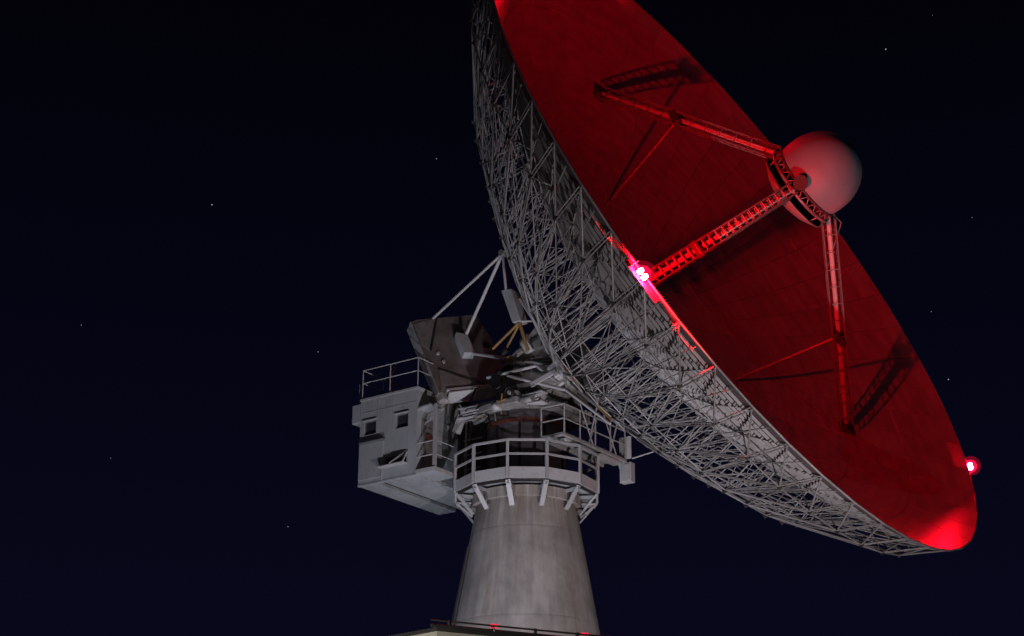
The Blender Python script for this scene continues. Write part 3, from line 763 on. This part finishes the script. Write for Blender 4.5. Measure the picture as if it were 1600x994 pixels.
bar("cable_drop", pol(2.6, 2.0, rad(-30)), fo.lerp(to, 0) * 0 + pol(1.0, 3.2, rad(-30)), .05, "leg", dish)
bar("ladder_strip", pol(1.0, 3.2, rad(-30)), pol(-1.2, 6.6, rad(-30)), .04, "leg", dish)

# ------------------------------------------------------------------ red beacons on the rim
for ph, rb, lab in ((90, 13.1, "red beacon lamp at the top of the dish rim"), (-31.2, 13.0, "glowing red beacon lamp on the far right of the dish rim"), (-149, 13.2, "glowing red twin beacon lamp on the near edge of the dish rim")):
    a = rad(ph)
    base = AXLE + DROT @ pol(-0.10 if ph == -149 else -0.19, rb, a)
    rotm = DROT @ Matrix.Rotation(a, 3, "X")      # local x along dish axis, y radial, z tangential
    bl = empty("beacon_light", lab, "beacon", base, rotm, "red beacons on the dish rim")
    box("base_pan", (-.02, -.43 if ph == -149 else -.2, -.6 if ph == -149 else -.3), (.02, .16, .85 if ph == -149 else .3), "lamp_body", bl, 0.01)  # pan shaped to keep red light off the back lattice
    if ph == -149: box("baffle", (.022, -.17, -.40), (.26, .16, -.365), "lamp_body", bl, 0.005)  # added plate that stops red light running along the rim
    for s in (-1, 1):
        bar("stem", (.04, .06, .10 * s), (.14, .06, .10 * s), .07, "lamp_body", bl, 10)
        lathe("lens", [(0.01, -.08), (.06, -.07), (.08, 0), (.07, .07), (.04, .11), (.005, .12)], "beacon" if ph == -149 else "beacon_dim", 20, "x", bl, (.17, .06, .10 * s))

    lathe("lens_dome", [(.20, -.13), (.235, -.05), (.24, .05), (.20, .16), (.12, .24), (.005, .27)], "dome", 28, "x", bl, (.17, .06, 0))  # inner glow shell around both lenses, not a lamp part
    lathe("outer_globe", [(.22, -.15), (.33, -.06), (.36, .06), (.33, .20), (.22, .33), (.10, .39), (.005, .40)], "outer_dome", 32, "x", bl, (.17, .06, 0))  # wider, fainter glow shell to soften the halo edge

# ------------------------------------------------------------------ foreground building roof
K0 = Vector((-1.69, -35.74, 0)); d1 = Vector((-.74, .67, 0)).normalized(); d2 = Vector((.92, .39, 0)).normalized()
bld = empty("low_building", "low building roof edge at the bottom in front of the tower", "building", K0)
ZR = 7.95
def quad(o, l1, l2, z): return [d1 * a + d2 * b + Vector((0, 0, z)) for a, b in ((o, o), (l1 - o, o), (l1 - o, l2 - o), (o, l2 - o))]
prism("wall", quad(.5, 8, 12, 0), (0, 0, ZR - .3), "bwall", bld)
rf = prism("roof", quad(0, 8, 12, ZR - .26), (0, 0, .18), "roofedge", bld)
prism("roof_cap", quad(-.04, 8, 12, ZR - .075), (0, 0, .05), "roof", bld)
# low pipe rail along the roof edge
for (dv, L) in ((d2, 11.8),):
    base = dv * -.1
    bar("pipe_rail", base + Vector((0, 0, ZR + .09)), base + dv * L + Vector((0, 0, ZR + .09)), .03, "roof", bld)
    bar("pipe_rail", base + Vector((0, 0, ZR + .005)), base + dv * L + Vector((0, 0, ZR + .005)), .06, "roof", bld)
    for i in range(16):
        p = base + dv * (.3 + .74 * i)
        bar("rail_stub", p + Vector((0, 0, ZR)), p + Vector((0, 0, ZR + .11)), .05, "roof", bld)
for (off, lab) in ((.97, "small red roof marker left of the tower centre line"), (2.55, "small red roof marker at the right foot of the tower")):
    p = K0 + d2 * off + Vector((0, 0, ZR + .02)) - Vector((0, .03, 0))
    mk = empty("roof_marker", lab, "marker light", p, None, "red roof markers")
    bar("marker_stem", (0, 0, -.03), (0, 0, .03), .03, "lamp_body", mk)
    for z in (.03, .085): bar("marker_lens", (-.06, -.01, z), (.06, .015, z), .018, "small_red", mk)
# eave lamp under the roof overhang near the corner
el = empty("eave_lamp", "warm lit lamp strip under the building eave", "lamp", K0 + d1 * .25 + d2 * .8 + Vector((0, 0, ZR - .30)))
q_ = Vector((1, 0, 0)).rotation_difference(d2)
box("lamp_tray", (-.6, -.06, -.0), (.6, .06, .035), "lamp_body", el, 0.005, quat=q_)
box("lamp_tube", (-.55, -.03, -.05), (.55, .03, -.012), "eave_lamp", el, 0.01, quat=q_)

# ------------------------------------------------------------------ ground floodlights that light the tower
def flood(loc, aim, power, col, lab, size=70):
    loc = Vector(loc); aim = Vector(aim)
    f_ = empty("ground_floodlight", lab, "floodlight", (loc.x, loc.y, 0), None, "floodlights around the tower foot")
    h = loc.z
    bar("stand", (0, 0, 0), (0, 0, h - .2), .08, "lamp_body", f_)
    q = Vector((0, 0, 1)).rotation_difference((aim - loc).normalized())
    box("housing", (-.32, -.24, -.22), (.32, .24, -.02), "lamp_body", f_, 0.03, quat=q).location = Vector((0, 0, h)) + q @ Vector((0, 0, -.12))
    ld = bpy.data.lights.new("flood_bulb", "SPOT"); ld.energy = power; ld.color = col; ld.spot_size = rad(size); ld.spot_blend = 0.6
    ld.shadow_soft_size = 0.2
    lo = bpy.data.objects.new("flood_bulb", ld); COL.objects.link(lo); lo.parent = f_
    lo.location = (0, 0, h); lo.rotation_mode = "QUATERNION"; lo.rotation_quaternion = Vector((0, 0, -1)).rotation_difference((aim - loc).normalized())
flood((-6.5, -13, .6), (-1, 0, 21), 8000, (0.76, 0.79, 1.0), "ground floodlight standing left in front of the tower")
flood((8.5, -24, .6), (6, -3, 24), 12500, (1.0, 0.87, 0.93), "ground floodlight standing right in front of the tower")

flood((1.5, -20, .6), (1.5, -1, 25), 3800, (0.92, 0.88, 1.0), "ground floodlight standing straight in front of the tower", 40)  # extra fill spot, added to brighten the hub and undersides
yl = empty("yard_lamp", "globe lamp post in the yard beside the low building", "lamp post", (-4.2, -39.6, 0))  # added out of view to brighten the building fascia
bar("pole", (0, 0, 0), (0, 0, 5.85), .10, "lamp_body", yl, 12)
lathe("lamp_collar", [(0.02, -.06), (.12, -.04), (.12, 0), (.02, .02)], "lamp_body", 20, "z", yl, (0, 0, 5.9))
M["globe"] = emit("warm globe lamp", (1.0, .93, .84), 700.0)
lathe("lamp_globe", [(.005, -.15)] + [(.15 * math.cos(t), .15 * math.sin(t)) for t in [rad(x) for x in range(-75, 90, 15)]] + [(.005, .15)], "globe", 20, "z", yl, (0, 0, 6.1))

# ------------------------------------------------------------------ stars
def pix(px, py, D_): return CAM + (rt * ((px - 800) / 3000) + up * ((497 - py) / 3000) + fw) * D_
sv, sf = [], []
bm = bmesh.new(); bmesh.ops.create_icosphere(bm, subdivisions=1, radius=1.0); sm = bpy.data.meshes.new("star"); bm.to_mesh(sm); bm.free()
M["star"] = emit("starlight", (0.75, 0.85, 1.0), 0.42)
sm.materials.append(M["star"])
stars = [(331, 320, 1.3, "brightest star, alone in the dark left of the dish"), (1384, 77, 1.4, "bright star high in the upper right sky"), (1482, 593, 1.3, "bright star beside the right rim of the dish"),
         (682, 248, .9, "star between the left edge and the back of the dish"), (497, 550, .85, "small star left of the equipment cabin roof"), (127, 508, .75, "faint star far left at mid height"),
         (450, 823, .8, "faint star low, left of the cabin underside"), (173, 716, .65, "faint star in the lower left sky"), (1455, 487, .7, "dim star right of the dish rim above the bright one"),
         (1519, 340, .6, "dim star right of the radome"), (1457, 24, .55, "very dim star near the top right corner")]
for (x, y, s, lab) in stars:
    p = pix(x, y, 4000)
    o = link("star", sm, None, p, None, (s * 1.05,) * 3, label=lab); o["category"] = "star"; o["group"] = "stars in the night sky"
